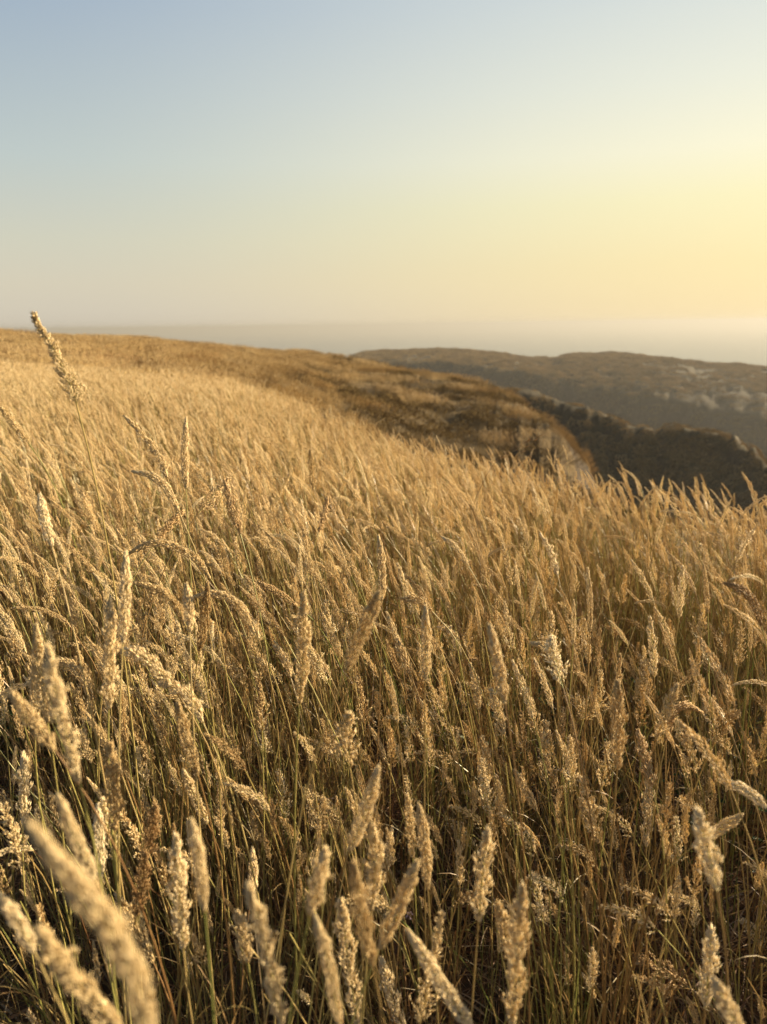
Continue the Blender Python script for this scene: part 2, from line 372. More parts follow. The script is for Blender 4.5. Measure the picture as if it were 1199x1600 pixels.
def land_mat(name, far):
    m, nt, N, L = mat(name)
    out = N.new('ShaderNodeOutputMaterial'); p = N.new('ShaderNodeBsdfPrincipled'); p.inputs['Roughness'].default_value = .95
    p.inputs['Specular IOR Level'].default_value = .1
    ge = N.new('ShaderNodeNewGeometry')
    def nz(s, d, rough=.6):
        n = N.new('ShaderNodeTexNoise'); n.inputs['Scale'].default_value = s; n.inputs['Detail'].default_value = d; n.inputs['Roughness'].default_value = rough
        L.new(ge.outputs['Position'], n.inputs['Vector']); return n.outputs['Fac']
    if far == 0:
        cr = ramp(N, [(.3, (.035, .02, .01)), (.5, (.08, .045, .02)), (.7, (.15, .09, .04))]); L.new(nz(14, 6), cr.inputs[0]); colr = cr.outputs[0]
    else:
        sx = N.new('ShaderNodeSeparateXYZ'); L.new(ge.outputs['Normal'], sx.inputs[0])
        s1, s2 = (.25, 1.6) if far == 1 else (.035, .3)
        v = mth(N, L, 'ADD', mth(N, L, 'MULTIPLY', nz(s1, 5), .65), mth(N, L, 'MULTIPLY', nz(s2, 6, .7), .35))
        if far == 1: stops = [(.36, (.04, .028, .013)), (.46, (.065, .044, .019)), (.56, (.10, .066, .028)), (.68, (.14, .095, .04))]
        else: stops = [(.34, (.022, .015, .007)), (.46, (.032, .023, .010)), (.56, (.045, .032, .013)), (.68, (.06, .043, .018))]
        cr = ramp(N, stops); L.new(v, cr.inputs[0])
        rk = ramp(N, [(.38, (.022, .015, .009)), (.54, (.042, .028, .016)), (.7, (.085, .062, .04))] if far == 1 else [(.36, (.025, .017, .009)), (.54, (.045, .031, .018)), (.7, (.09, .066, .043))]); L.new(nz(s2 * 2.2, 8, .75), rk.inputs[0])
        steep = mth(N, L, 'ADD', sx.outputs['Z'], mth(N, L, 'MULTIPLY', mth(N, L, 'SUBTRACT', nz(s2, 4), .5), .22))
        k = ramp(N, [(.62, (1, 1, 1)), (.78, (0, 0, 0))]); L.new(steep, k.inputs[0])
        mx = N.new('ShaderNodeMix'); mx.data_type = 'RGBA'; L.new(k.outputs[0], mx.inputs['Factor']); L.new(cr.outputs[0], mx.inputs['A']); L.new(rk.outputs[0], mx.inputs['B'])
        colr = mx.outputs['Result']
        bp = N.new('ShaderNodeBump'); bp.inputs['Strength'].default_value = .8 if far == 1 else .35; bp.inputs['Distance'].default_value = .25 if far == 1 else .6
        L.new(nz(s2 * 1.5, 8, .7), bp.inputs['Height']); L.new(bp.outputs[0], p.inputs['Normal'])
    L.new(colr, p.inputs['Base Color']); L.new(p.outputs[0], out.inputs[0])
    return m

def terrain_piece(name, j0, j1, m):
    J = np.arange(j0, j1 + 1); nJ = len(J); nA = len(AZ)
    X = np.sin(AZ)[:, None] * ek[J][None]; Y = np.cos(AZ)[:, None] * ek[J][None]
    V = np.stack([X, Y, Z[:, J]], -1).reshape(-1, 3)
    i, j = np.meshgrid(np.arange(nA - 1), np.arange(nJ - 1), indexing='ij'); i = i.ravel(); j = j.ravel()
    a, b, c, d = i * nJ + j, (i + 1) * nJ + j, (i + 1) * nJ + j + 1, i * nJ + j + 1
    F = np.concatenate([np.stack([a, c, b], 1), np.stack([a, d, c], 1)])
    if j0 == 0:
        V = np.concatenate([V, [[0, 0, -1.12]]]); k = np.arange(nA - 1); F = np.concatenate([F, np.stack([np.full(nA - 1, len(V) - 1), k * nJ, (k + 1) * nJ][::-1], 1)])
        # keep the fan facing up like the rest
        F[-(nA - 1):] = np.stack([np.full(nA - 1, len(V) - 1), (k) * nJ, (k + 1) * nJ], 1)
        F[-(nA - 1):] = F[-(nA - 1):][:, ::-1]
    me = mesh_from(name, (V.astype(np.float32), F, np.zeros(len(F), np.int32), np.zeros(len(V), np.float32)), smooth=True)
    me.materials.clear(); me.materials.append(m)
    return link(name, me, kind='structure')
jr = lambda r: int(np.argmin(abs(ek - r)))
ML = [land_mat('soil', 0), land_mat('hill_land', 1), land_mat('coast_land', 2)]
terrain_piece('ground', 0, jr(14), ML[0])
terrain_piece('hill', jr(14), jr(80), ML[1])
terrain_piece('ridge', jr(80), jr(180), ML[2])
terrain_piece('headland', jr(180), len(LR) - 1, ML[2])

# ------------------------------------------------------------------ sea
m, nt, N, L = mat('sea_water')
out = N.new('ShaderNodeOutputMaterial'); p = N.new('ShaderNodeBsdfPrincipled'); p.inputs['Base Color'].default_value = (.03, .05, .055, 1)
p.inputs['Roughness'].default_value = .28; p.inputs['IOR'].default_value = 1.33
ge = N.new('ShaderNodeNewGeometry'); nz = N.new('ShaderNodeTexNoise'); nz.inputs['Scale'].default_value = .02; nz.inputs['Detail'].default_value = 8; nz.inputs['Roughness'].default_value = .65
mp = N.new('ShaderNodeMapping'); mp.inputs['Scale'].default_value = (.5, 2.2, 1); L.new(ge.outputs['Position'], mp.inputs[0]); L.new(mp.outputs[0], nz.inputs['Vector'])
bp = N.new('ShaderNodeBump'); bp.inputs['Strength'].default_value = 1; bp.inputs['Distance'].default_value = 3.5; L.new(nz.outputs['Fac'], bp.inputs['Height']); L.new(bp.outputs[0], p.inputs['Normal'])
L.new(p.outputs[0], out.inputs[0])
S = 24000
me = bpy.data.meshes.new('sea'); me.from_pydata([(-S, -S, -78), (S, -S, -78), (S, S, -78), (-S, S, -78)], [], [(0, 1, 2, 3)]); me.materials.append(m)
link('sea', me, kind='structure')

# ------------------------------------------------------------------ haze
HZ = S + 50
m, nt, N, L = mat('haze_air')
out = N.new('ShaderNodeOutputMaterial'); v = N.new('ShaderNodeVolumePrincipled')
v.inputs['Color'].default_value = (.30, .297, .29, 1); v.inputs['Density'].default_value = .00042; v.inputs['Anisotropy'].default_value = .3
L.new(v.outputs[0], out.inputs['Volume'])
zt, zb = 8, -90
me = bpy.data.meshes.new('haze')
me.from_pydata([(x, y, z) for z in (zb, zt) for y in (-HZ, HZ) for x in (-HZ, HZ)], [], [(0, 2, 3, 1), (4, 5, 7, 6), (0, 1, 5, 4), (2, 6, 7, 3), (0, 4, 6, 2), (1, 3, 7, 5)])
me.materials.append(m)
link('haze', me, kind='stuff')

# ------------------------------------------------------------------ instanced stuff (one object, prototypes and points in its own mesh)
def scatter_group():
    ng = bpy.data.node_groups.new('scatter', 'GeometryNodeTree')
    ng.interface.new_socket('Geometry', in_out='INPUT', socket_type='NodeSocketGeometry'); ng.interface.new_socket('Geometry', in_out='OUTPUT', socket_type='NodeSocketGeometry')
    N, L = ng.nodes, ng.links
    gi = N.new('NodeGroupInput'); go = N.new('NodeGroupOutput')
    def attr(name, t):
        n = N.new('GeometryNodeInputNamedAttribute'); n.data_type = t; n.inputs['Name'].default_value = name; return n.outputs[0]
    sp = N.new('GeometryNodeSeparateGeometry'); sp.domain = 'POINT'; L.new(gi.outputs[0], sp.inputs[0]); L.new(attr('is_pt', 'BOOLEAN'), sp.inputs['Selection'])
    si = N.new('GeometryNodeSplitToInstances'); si.domain = 'FACE'; L.new(sp.outputs[1], si.inputs[0]); L.new(attr('proto', 'INT'), si.inputs['Group ID'])
    ip = N.new('GeometryNodeInstanceOnPoints'); L.new(sp.outputs[0], ip.inputs['Points']); L.new(si.outputs[0], ip.inputs['Instance'])
    ip.inputs['Pick Instance'].default_value = True; L.new(attr('pick', 'INT'), ip.inputs['Instance Index'])
    e = N.new('FunctionNodeEulerToRotation'); L.new(attr('rot', 'FLOAT_VECTOR'), e.inputs[0]); L.new(e.outputs[0], ip.inputs['Rotation'])
    L.new(attr('size', 'FLOAT_VECTOR'), ip.inputs['Scale']); L.new(ip.outputs[0], go.inputs[0])
    return ng
NG = scatter_group()

def stuff(name, protos, pts, pick, rot, size, **props):
    g = Geo(); fa = []
    for k, pr in enumerate(protos):
        a = pr.arr() if isinstance(pr, Geo) else pr
        g.join(a); fa.append(np.full(len(a[1]), k, np.int32))
    arr = g.arr(); nV = len(arr[0]); n = len(pts); tot = nV + n
    def pad3(a): return np.concatenate([np.zeros((nV, 3), np.float32), a.astype(np.float32)])
    pa = {'is_pt': ('BOOLEAN', np.concatenate([np.zeros(nV, bool), np.ones(n, bool)]), 'value'),
          'pick': ('INT', np.concatenate([np.zeros(nV, np.int32), pick.astype(np.int32)]), 'value'),
          'rot': ('FLOAT_VECTOR', pad3(rot), 'vector'), 'size': ('FLOAT_VECTOR', pad3(size), 'vector')}
    me = mesh_from(name, arr, extra_pts=np.asarray(pts), fattr=np.concatenate(fa), pattr=pa)
    o = link(name, me, kind='stuff', **props)
    md = o.modifiers.new('scatter', 'NODES'); md.node_group = NG
    return o

def annulus(r1, r2, dens, a1, a2, r):
    n = int(.5 * (r2**2 - r1**2) * (a2 - a1) * dens); rr = np.sqrt(r.uniform(r1**2, r2**2, n)); aa = r.uniform(a1, a2, n)
    return np.stack([np.sin(aa) * rr, np.cos(aa) * rr], 1)

def clump_keep(xy, r, sc_=.45, lo=.45):
    v = np.array([mn.noise(Vector((x / sc_, y / sc_, 5.1))) for x, y in xy])
    return r.random(len(xy)) < np.clip(.75 + v * 1.1, lo, 1)

# ================================================================== GRASS
# traced in the photograph: points tip -> base of the seed head (px), width px, kind
HEROES = [
 ([(50,1293),(112,1372),(175,1455),(215,1540),(243,1660)], 52, 'spike', 'thick blurred pale seed head leaning across the bottom left corner'),
 ([(0,1400),(28,1440),(55,1490)], 28, 'spike', 'soft blurred seed head cut by the left edge near the bottom'),
 ([(62,1455),(112,1525),(190,1610)], 38, 'lobed', 'blurred lumpy seed head below the thick pale one'),
 ([(92,1245),(118,1310),(150,1375)], 26, 'spike', 'tan seed head leaning just above the thick blurred one'),
 ([(153,1262),(156,1310),(158,1375)], 16, 'spike', 'narrow upright seed head right behind the leaning tan one'),
 ([(243,1262),(236,1300),(226,1345)], 18, 'lobed', 'small fluffy head leaning right above its darker twin'),
 ([(227,1335),(222,1385),(214,1432)], 18, 'lobed', 'lower darker head of the fluffy pair at lower left'),
 ([(275,1310),(280,1390),(287,1485)], 22, 'lobed', 'ragged upright head left of the smooth pointed one'),
 ([(300,1285),(311,1345),(320,1425)], 26, 'spike', 'smooth pointed upright head beside the ragged one'),
 ([(185,1400),(212,1450),(240,1505)], 18, 'lobed', 'dim leaning head half hidden behind the thick blurred one'),
 ([(287,1205),(302,1240),(325,1287)], 14, 'spike', 'thin head leaning left above the pointed upright one'),
 ([(36,1180),(38,1230),(36,1290)], 15, 'lobed', 'thin upright head near the left edge at lower left'),
 ([(172,1165),(178,1230),(180,1300)], 20, 'lobed', 'tall lumpy head under the long knobbly one at left'),
 ([(388,1385),(415,1475),(442,1610)], 30, 'lobed', 'big soft blurred head rising left of centre at the bottom edge'),
 ([(372,1428),(380,1460),(388,1505)], 20, 'lobed', 'small blurred tuft tucked left of the big soft head'),
 ([(590,1203),(572,1265),(545,1332)], 20, 'spike', 'smooth grey tan head leaning right in lower centre'),
 ([(508,1330),(498,1375),(484,1432)], 30, 'lobed', 'fat blurred knobbly head in lower centre left'),
 ([(553,1350),(565,1425),(583,1512)], 28, 'lobed', 'thick knobbly head with bright lumps in lower centre'),
 ([(583,1295),(587,1350),(580,1425)], 22, 'lobed', 'lumpy head standing just behind the thick knobbly one'),
 ([(650,1350),(628,1405),(592,1485)], 22, 'spike', 'smooth blurred head leaning right beside the knobbly pair'),
 ([(655,1262),(663,1310),(669,1392)], 17, 'spike', 'neat narrow upright head right of lower centre'),
 ([(762,1300),(755,1360),(748,1442)], 21, 'lobed', 'sharp bright upright head with long bare stem lower right of centre'),
 ([(493,1435),(512,1500),(532,1610)], 26, 'spike', 'long blurred curving head at the bottom centre'),
 ([(533,1410),(542,1480),(560,1610)], 20, 'lobed', 'thin tipped blurred head at the bottom centre'),
 ([(690,1430),(676,1510),(655,1605)], 26, 'plume', 'feathery branching head at the bottom right of centre'),
 ([(597,1500),(610,1550),(632,1612)], 17, 'lobed', 'short serrated head at the very bottom centre'),
 ([(640,1458),(685,1530),(742,1612)], 22, 'spike', 'very blurred pale head crossing the feathery one at the bottom'),
 ([(815,1388),(808,1480),(800,1605)], 24, 'lobed', 'tall wavy blurred head rising from the bottom right of centre'),
 ([(778,1415),(790,1455),(802,1505)], 20, 'lobed', 'short head leaning into the tall wavy one'),
 ([(436,1208),(442,1245),(440,1295)], 15, 'plume', 'small airy upright head in the lower left middle'),
 ([(1090,1270),(1105,1325),(1120,1392)], 24, 'lobed', 'sharp grey head leaning left with thin green stem at lower right'),
 ([(1157,1275),(1125,1295),(1080,1325)], 15, 'spike', 'slim head pointing right across the grey leaning one'),
 ([(1135,1222),(1165,1235),(1199,1262)], 16, 'spike', 'pale head lying left near the right edge'),
 ([(1112,1455),(1108,1510),(1102,1575)], 20, 'lobed', 'fuzzy upright head near the bottom right corner'),
 ([(1118,1535),(1135,1570),(1160,1620)], 24, 'spike', 'very blurred head in the bottom right corner'),
 ([(908,1250),(922,1282),(942,1322)], 14, 'lobed', 'small head leaning left in the lower right field'),
 ([(805,1205),(820,1232),(840,1268)], 12, 'spike', 'short slim head leaning left right of lower centre'),
 ([(1000,1500),(1035,1515),(1080,1545)], 20, 'plume', 'dark ragged tuft bending left near the bottom right'),
 ([(1015,1205),(1012,1260),(1010,1325)], 13, 'lobed', 'thin upright head with fine stem at lower right'),
 ([(1120,1190),(1108,1225),(1095,1262)], 14, 'plume', 'small loose head leaning right at lower right'),
 ([(965,1068),(967,1130),(964,1205)], 18, 'lobed', 'stout upright head in the right middle of the field'),
 ([(1057,1073),(1043,1110),(1026,1155)], 15, 'lobed', 'pale tipped head leaning right in the right middle'),
 ([(1150,1115),(1135,1130),(1115,1165)], 18, 'plume', 'bright feathery head leaning right near the right edge'),
 ([(1135,912),(1160,922),(1178,942),(1190,978)], 13, 'spike', 'dark drooping head arched left near the right edge'),
 ([(1095,1112),(1070,1102),(1050,1118),(1040,1160)], 12, 'spike', 'thin brown head hooked over to the right'),
 ([(998,1145),(1008,1185),(1020,1232)], 15, 'lobed', 'plump head leaning left under the hooked brown one'),
 ([(862,1000),(868,1035),(880,1075)], 20, 'plume', 'bright bushy plume right of centre'),
 ([(832,1005),(850,1010),(868,1030),(880,1062)], 12, 'spike', 'small bright head curling left over the bushy plume'),
 ([(945,1105),(925,1108),(905,1125)], 14, 'plume', 'fluffy head pointing right beside the stout upright one'),
 ([(197,867),(196,935),(192,1008)], 17, 'spike', 'straight smooth upright head at upper left'),
 ([(172,940),(173,1020),(170,1110)], 19, 'lobed', 'long knobbly upright head left of the smooth one'),
 ([(57,980),(62,1050),(75,1130)], 17, 'spike', 'tall narrow dim head near the left edge'),
 ([(74,1012),(92,1100),(125,1225)], 28, 'lobed', 'thick shaded head rising beside the tall narrow one'),
 ([(20,1085),(50,1125),(88,1175)], 22, 'spike', 'blunt head leaning left behind the thick shaded one'),
 ([(52,1045),(56,1085),(55,1135)], 14, 'spike', 'short upright head between the tall ones at left'),
 ([(200,866),(232,850),(268,852),(305,872),(330,905)], 12, 'spike', 'slender head arched far over to the left at upper left'),
 ([(213,911),(248,922),(272,942),(288,972)], 14, 'spike', 'smooth head arched left below the slender one'),
 ([(292,915),(296,950),(297,990)], 15, 'spike', 'left one of two upright grey heads at centre left'),
 ([(324,915),(320,965),(311,1020)], 14, 'spike', 'right one of two upright grey heads at centre left'),
 ([(185,1013),(218,1022),(245,1045),(268,1072)], 17, 'lobed', 'ragged head bending left from the centre left clump'),
 ([(252,1068),(278,1075),(300,1095),(318,1130)], 17, 'lobed', 'soft head bending left right below the ragged one'),
 ([(278,1100),(290,1150),(310,1212)], 17, 'spike', 'blurred smooth head with blunt tip left of centre'),
 ([(85,1030),(110,1038),(130,1058),(145,1095)], 13, 'lobed', 'fluffy drooping head behind the thick shaded one'),
 ([(305,932),(340,928),(372,945),(398,990)], 13, 'spike', 'greenish head arched left beside the two upright grey ones'),
 ([(340,925),(375,945),(395,975),(405,1000)], 11, 'spike', 'thin lower head of the arched pair left of centre'),
 ([(474,930),(474,1010),(468,1100)], 18, 'lobed', 'long blurred upright head left of centre'),
 ([(405,910),(432,924),(466,948)], 10, 'spike', 'slim straight dark head pointing left at centre left'),
 ([(592,840),(597,885),(597,940)], 12, 'spike', 'narrow upright head at the centre of the field'),
 ([(592,928),(572,975),(540,1050)], 20, 'spike', 'big smooth grey head leaning right at the centre'),
 ([(766,980),(778,1035),(790,1102)], 18, 'spike', 'smooth grey pointed head right of centre'),
 ([(768,1080),(778,1110),(788,1150)], 14, 'lobed', 'short head below the smooth grey pointed one'),
 ([(665,950),(666,1005),(665,1065)], 15, 'spike', 'fuzzy upright head with haloed edge near centre'),
 ([(743,1030),(728,1034),(715,1048),(708,1072)], 8, 'spike', 'small orange brown head hooked to the right near centre'),
 ([(692,840),(712,855),(732,884)], 9, 'spike', 'slim straight head leaning left above centre right'),
 ([(622,1000),(630,1025),(642,1055)], 12, 'lobed', 'small bright head leaning left just right of the big grey one'),
 ([(630,935),(655,938),(675,955)], 12, 'lobed', 'rounded head bent left over the fuzzy upright one'),
 ([(685,980),(702,985),(712,1000),(720,1025)], 10, 'lobed', 'curled fluffy head right of the fuzzy upright one'),
 ([(0,636),(22,662),(45,692)], 9, 'lobed', 'loose seed head leaning in from the left edge below the skyline'),
 ([(196,651),(225,682),(250,715),(262,748)], 11, 'lobed', 'soft pale head leaning left at upper left'),
 ([(291,655),(289,710),(291,765)], 11, 'spike', 'straight thin upright head rising at upper left'),
 ([(210,737),(240,745),(262,765),(280,800)], 12, 'spike', 'pale head curving left below the soft leaning one'),
 ([(355,750),(335,772),(310,802)], 14, 'plume', 'brown loose head leaning right at upper left'),
 ([(352,755),(362,790),(376,835)], 12, 'lobed', 'lumpy head leaning left against the brown loose one'),
 ([(485,705),(487,732),(490,765)], 8, 'lobed', 'small upright head rising above the others left of centre'),
 ([(512,778),(507,805),(498,832)], 9, 'lobed', 'small reddish brown upright head left of centre'),
 ([(453,740),(440,765),(420,802)], 8, 'plume', 'thin loose head leaning right left of centre'),
 ([(63,775),(70,812),(82,855)], 15, 'spike', 'blurred upright head near the left edge above the middle'),
 ([(285,800),(265,820),(243,848)], 11, 'lobed', 'brown head leaning right just above the slender arched one'),
 ([(845,835),(862,865),(872,900)], 9, 'lobed', 'feathery head leaning left in the upper right field'),
 ([(1010,1455),(1020,1480),(1030,1520)], 14, 'plume', 'small dull tuft above the ragged one near the bottom right'),
 ([(1160,1440),(1180,1455),(1199,1490)], 15, 'plume', 'loose pale head at the lower right edge'),
 ([(430,1010),(445,1030),(455,1060)], 12, 'lobed', 'fluffy head just left of the long blurred one'),
 ([(545,1120),(540,1160),(548,1205)], 24, 'plume', 'wide airy branching head low in the centre'),
 ([(700,1280),(722,1300),(745,1330)], 14, 'plume', 'lit airy head with open branches right of lower centre'),
 ([(888,1090),(905,1100),(912,1130)], 14, 'plume', 'ruffled head left of the stout upright one'),
 ([(1070,1150),(1075,1180),(1080,1220)], 18, 'plume', 'wide ruffled plume in the lower right field'),
 ([(855,1130),(850,1170),(855,1225)], 15, 'plume', 'ruffled upright plume right of lower centre'),
 ([(395,1330),(396,1365),(392,1400)], 14, 'spike', 'short dim upright head in the lower left middle'),
 ([(345,1040),(365,1050),(380,1075)], 14, 'plume', 'pale airy head at centre left'),
 ([(735,1040),(745,1075),(748,1110)], 11, 'lobed', 'upright ruffled head left of the smooth grey pointed one'),
]

W_ = np.array([s[5] for s in SPEC], float); W_ /= W_.sum(); NS = len(SPEC)
protos = []; off = {}
HI = []
for lod, reps in ((0, 1), (1, 1), (2, 1)):
    off[lod] = len(protos)
    for k, s in enumerate(SPEC):
        pr = stalk_parts(100 + k + 50 * lod, s[0], s[1], s[2], s[3], s[4] * (.86, .84, .95)[lod], lod, (1 + k % 2) if lod < 2 else k % 2)
        if lod == 0: HI.append(pr)
        protos.append(joined(pr))
NT = 5
toff = {}
for lod in (0, 1):
    toff[lod] = len(protos)
    for k in range(NT): protos.append(tuft(500 + k + 20 * lod, lod, (9, 7)[lod], (.42, .45)[lod], .004, 2, 4))

def yaw_for(n, r, spread=.5):
    return r.normal(0, spread, n) + np.where(r.random(n) < .12, r.uniform(-3.1, 3.1, n), 0)

FR = R(29)
rg = np.random.default_rng(11)
PTS = []; PICK = []; ROT = []; SIZ = []
def push(xy, pick, lean_spread, smin, smax, r, yaw_spread=.5, zoff=0):
    n = len(xy); z = ground(xy[:, 0], xy[:, 1]) + zoff
    PTS.append(np.column_stack([xy, z])); PICK.append(pick)
    ROT.append(np.column_stack([r.normal(0, lean_spread, n), r.normal(0, lean_spread, n), yaw_for(n, r, yaw_spread)]))
    s = r.uniform(smin, smax, n); SIZ.append(np.column_stack([s, s, s]))
hn = lambda xy: np.array([mn.noise(Vector((x * .5, y * .5, 1))) for x, y in xy])

# near field, candidates for the individuals come first
xy = annulus(.8, 1.9, 620, -FR, FR, rg); xy = xy[clump_keep(xy, rg, .35, .25)]; xy = xy[rg.random(len(xy)) < np.clip((np.hypot(xy[:, 0], xy[:, 1]) - .5) / .7, .35, 1)]
rr_ = np.hypot(xy[:, 0], xy[:, 1]); low = rr_ < 1.15
pk = rg.choice(NS, len(xy), p=W_); shortp = np.array([9, 10, 11, 14, 5, 15, 16, 17])
upr = (xy[:, 0] > -.1) & (rg.random(len(xy)) < .5); pk[upr] = rg.choice(np.array([0, 2, 4, 5, 8, 9]), upr.sum())
sw = (low & (rg.random(len(xy)) < .6)) | (rg.random(len(xy)) < .2); pk[sw] = rg.choice(shortp, sw.sum())
cand = dict(xy=xy, pk=pk, rx=rg.normal(0, .09, len(xy)), ry=rg.normal(0, .09, len(xy)), rz=yaw_for(len(xy), rg, .6), s=rg.uniform(.78, 1.06, len(xy)))
cand['z'] = ground(xy[:, 0], xy[:, 1])
def head_px(i):
    k = cand['pk'][i]; s = SPEC[k]; S, H = axis_curve(s[2], s[3], s[0], 8, 12, np.random.default_rng(100 + k))
    M = np.array(Euler((cand['rx'][i], cand['ry'][i], cand['rz'][i])).to_matrix()) * cand['s'][i]
    b = np.array([*xy[i], cand['z'][i]]); A = project(M @ H[0] + b); B = project(M @ H[-1] + b); return A, B
SPAN = []; KEEP = np.ones(len(xy), bool)
for i in range(len(xy)):
    A, B = head_px(i); SPAN.append((A, B))
    if A is None or B is None: continue
    for pts, w, kd, lb in HEROES:
        dep = .0128 * FPX / w
        if A[2] > dep * 1.12: continue
        for x, y in pts:
            vx, vy = B[0] - A[0], B[1] - A[1]; t = min(1, max(0, ((x - A[0]) * vx + (y - A[1]) * vy) / (vx * vx + vy * vy + 1)))
            if math.hypot(A[0] + vx * t - x, A[1] + vy * t - y) < 16: KEEP[i] = False
print('dropped in front of traced', (~KEEP).sum())
N_HERO_RESERVED = 106
score = np.array([0 if (A is None or B is None or not (0 < (A[0] + B[0]) / 2 < PW and 0 < (A[1] + B[1]) / 2 < PH - 10)) else SPEC[cand['pk'][i]][3] * cand['s'][i] / A[2] for i, (A, B) in enumerate(SPAN)])
score[~KEEP] = -1; order = np.argsort(-score)
ind = [i for i in order[:300 - N_HERO_RESERVED] if score[i] > 0]
rest = np.array(sorted(set(np.nonzero(KEEP)[0].tolist()) - set(ind)))
PTS.append(np.column_stack([xy[rest], cand['z'][rest]])); PICK.append(cand['pk'][rest]); ROT.append(np.column_stack([cand['rx'][rest], cand['ry'][rest], cand['rz'][rest]])); SIZ.append(np.column_stack([cand['s'][rest]] * 3))

# short late stalks filling the gaps between the tall ones
q = annulus(.85, 2.0, 260, -R(45), R(45), rg); kq = np.array([9, 10, 11, 14, 15, 16, 17]); pq_ = rg.choice(kq, len(q))
push(q, pq_, .13, .62, 1.0, rg, .8)
# sides and behind, near
for a1, a2 in ((FR, R(100)), (-R(100), -FR)):
    q = annulus(.8, 1.9, 120, a1, a2, rg); push(q, rg.choice(NS, len(q), p=W_), .09, .78, 1.06, rg)
q = annulus(.8, 1.9, 60, R(100), R(260), rg); push(q, off[1] + rg.choice(NS, len(q), p=W_), .09, .78, 1.06, rg)
# bands
q = annulus(1.9, 3.2, 640, -R(48), R(60), rg); q = q[clump_keep(q, rg, .5, .2)]; push(q, rg.choice(NS, len(q), p=W_), .12, .76, 1.08, rg, .65)
q = annulus(3.2, 7, 620, -R(45), R(55), rg); q = q[clump_keep(q, rg, .9, .3)]; push(q, off[1] + rg.choice(NS, len(q), p=W_), .12, .76, 1.06, rg, .6)
q = annulus(7, 15, 400, -R(42), R(20), rg); far_q = annulus(15, 34, 190, -R(42), -R(5), rg); far_q = far_q[rg.random(len(far_q)) < np.clip((34 - np.hypot(far_q[:, 0], far_q[:, 1])) / 19, 0, 1) ** 1.5]; q = np.concatenate([q, far_q]); push(q, off[2] + rg.choice(NS, len(q), p=W_), .08, .84, 1.08, rg, .35)
# blade tufts and bare stems under the heads
q = annulus(.55, 3.0, 95, -R(60), R(60), rg); push(q, toff[0] + rg.integers(0, NT, len(q)), .12, .7, 1.2, rg, 2.0)
q = annulus(3.0, 8, 60, -R(45), R(50), rg); push(q, toff[1] + rg.integers(0, NT, len(q)), .12, .8, 1.2, rg, 2.0)
P_ = np.concatenate(PTS); print('grass points', len(P_))
stuff('grass', protos, P_, np.concatenate(PICK), np.concatenate(ROT), np.concatenate(SIZ), label='dense mass of dry golden seeding grass filling the field', category='grass')

# ------------------------------------------------------------------ far field and hill grass
def patch(seed, ns, rad, hs, hm, m, lodw=1.0):
    g = Geo(); r = np.random.default_rng(seed)
    for k in range(ns):
        a, rr = r.uniform(0, 6.28), rad * math.sqrt(r.random()); root = np.array([math.cos(a) * rr, math.sin(a) * rr, -.05])
        S, H = axis_curve(hs * r.uniform(.6, 1.1), hs * .22, ['soft', 'lean', 'lean', 'upright', 'nod'][k % 5], 2, 2, r)
        t = r.uniform(0, 1)
        tube(g, S + root, np.linspace(.004, .003, len(S)) * lodw, 3, m, t * .6)
        D = H[-1] - H[0]; ln = np.linalg.norm(D); spindles(g, (H[0] + root)[None], (D / ln)[None], np.array([ln]), np.array([.02 * lodw]), 4, hm, np.array([t]))
    return g
def bush(seed, rad, h, n, leaf, m):
    g = Geo(); r = np.random.default_rng(seed)
    d = r.normal(size=(n, 3)); d[:, 2] = abs(d[:, 2]); d /= np.linalg.norm(d, axis=1)[:, None]
    P = d * r.uniform(.5, 1, n)[:, None] ** .5 * np.array([rad, rad, h]) * (1 + .25 * np.sin(d[:, :1] * 5 + d[:, 1:2] * 4))
    D = d + r.normal(0, .6, (n, 3)) + np.array([0, 0, .4]); D /= np.linalg.norm(D, axis=1)[:, None]
    spindles(g, P, D, leaf * r.uniform(.6, 1.4, n), leaf * .45, 3, m, r.uniform(0, 1, n))
    return g
def slope_rot(P, r, yaw):
    e = .8; gx = (ground(P[:, 0] + e, P[:, 1]) - ground(P[:, 0] - e, P[:, 1])) / (2 * e); gy = (ground(P[:, 0], P[:, 1] + e) - ground(P[:, 0], P[:, 1] - e)) / (2 * e)
    out = np.zeros((len(P), 3))
    for i in range(len(P)):
        q = Vector((-gx[i], -gy[i], 1)).to_track_quat('Z', 'Y')
        E = (q.to_matrix() @ Matrix.Rotation(yaw[i], 3, 'Z')).to_euler(); out[i] = E
    return out
rh = np.random.default_rng(21)
pp = [patch(700 + k, 120, .8, .52, 3, 8, 1) for k in range(4)] + [patch(720 + k, 90, .8, .38, 3, 3, 1.2) for k in range(4)] + [bush(740 + k, .5, .28, 160, .09, 4) for k in range(4)] + [patch(760 + k, 60, .8, .22, 4, 4, 1.5) for k in range(3)]
a = annulus(14.0, 24, 2.2, -R(42), R(5), rh); b = annulus(24, 78, 1.5, -R(40), R(22), rh)
xyh = np.concatenate([a, b]); zh = ground(xyh[:, 0], xyh[:, 1]); rad_ = np.hypot(xyh[:, 0], xyh[:, 1]); azh = np.arctan2(xyh[:, 0], xyh[:, 1])
nzv = np.array([mn.noise(Vector((x * .10, y * .10, 2))) + .5 * mn.noise(Vector((x * .35, y * .35, 4))) for x, y in xyh])
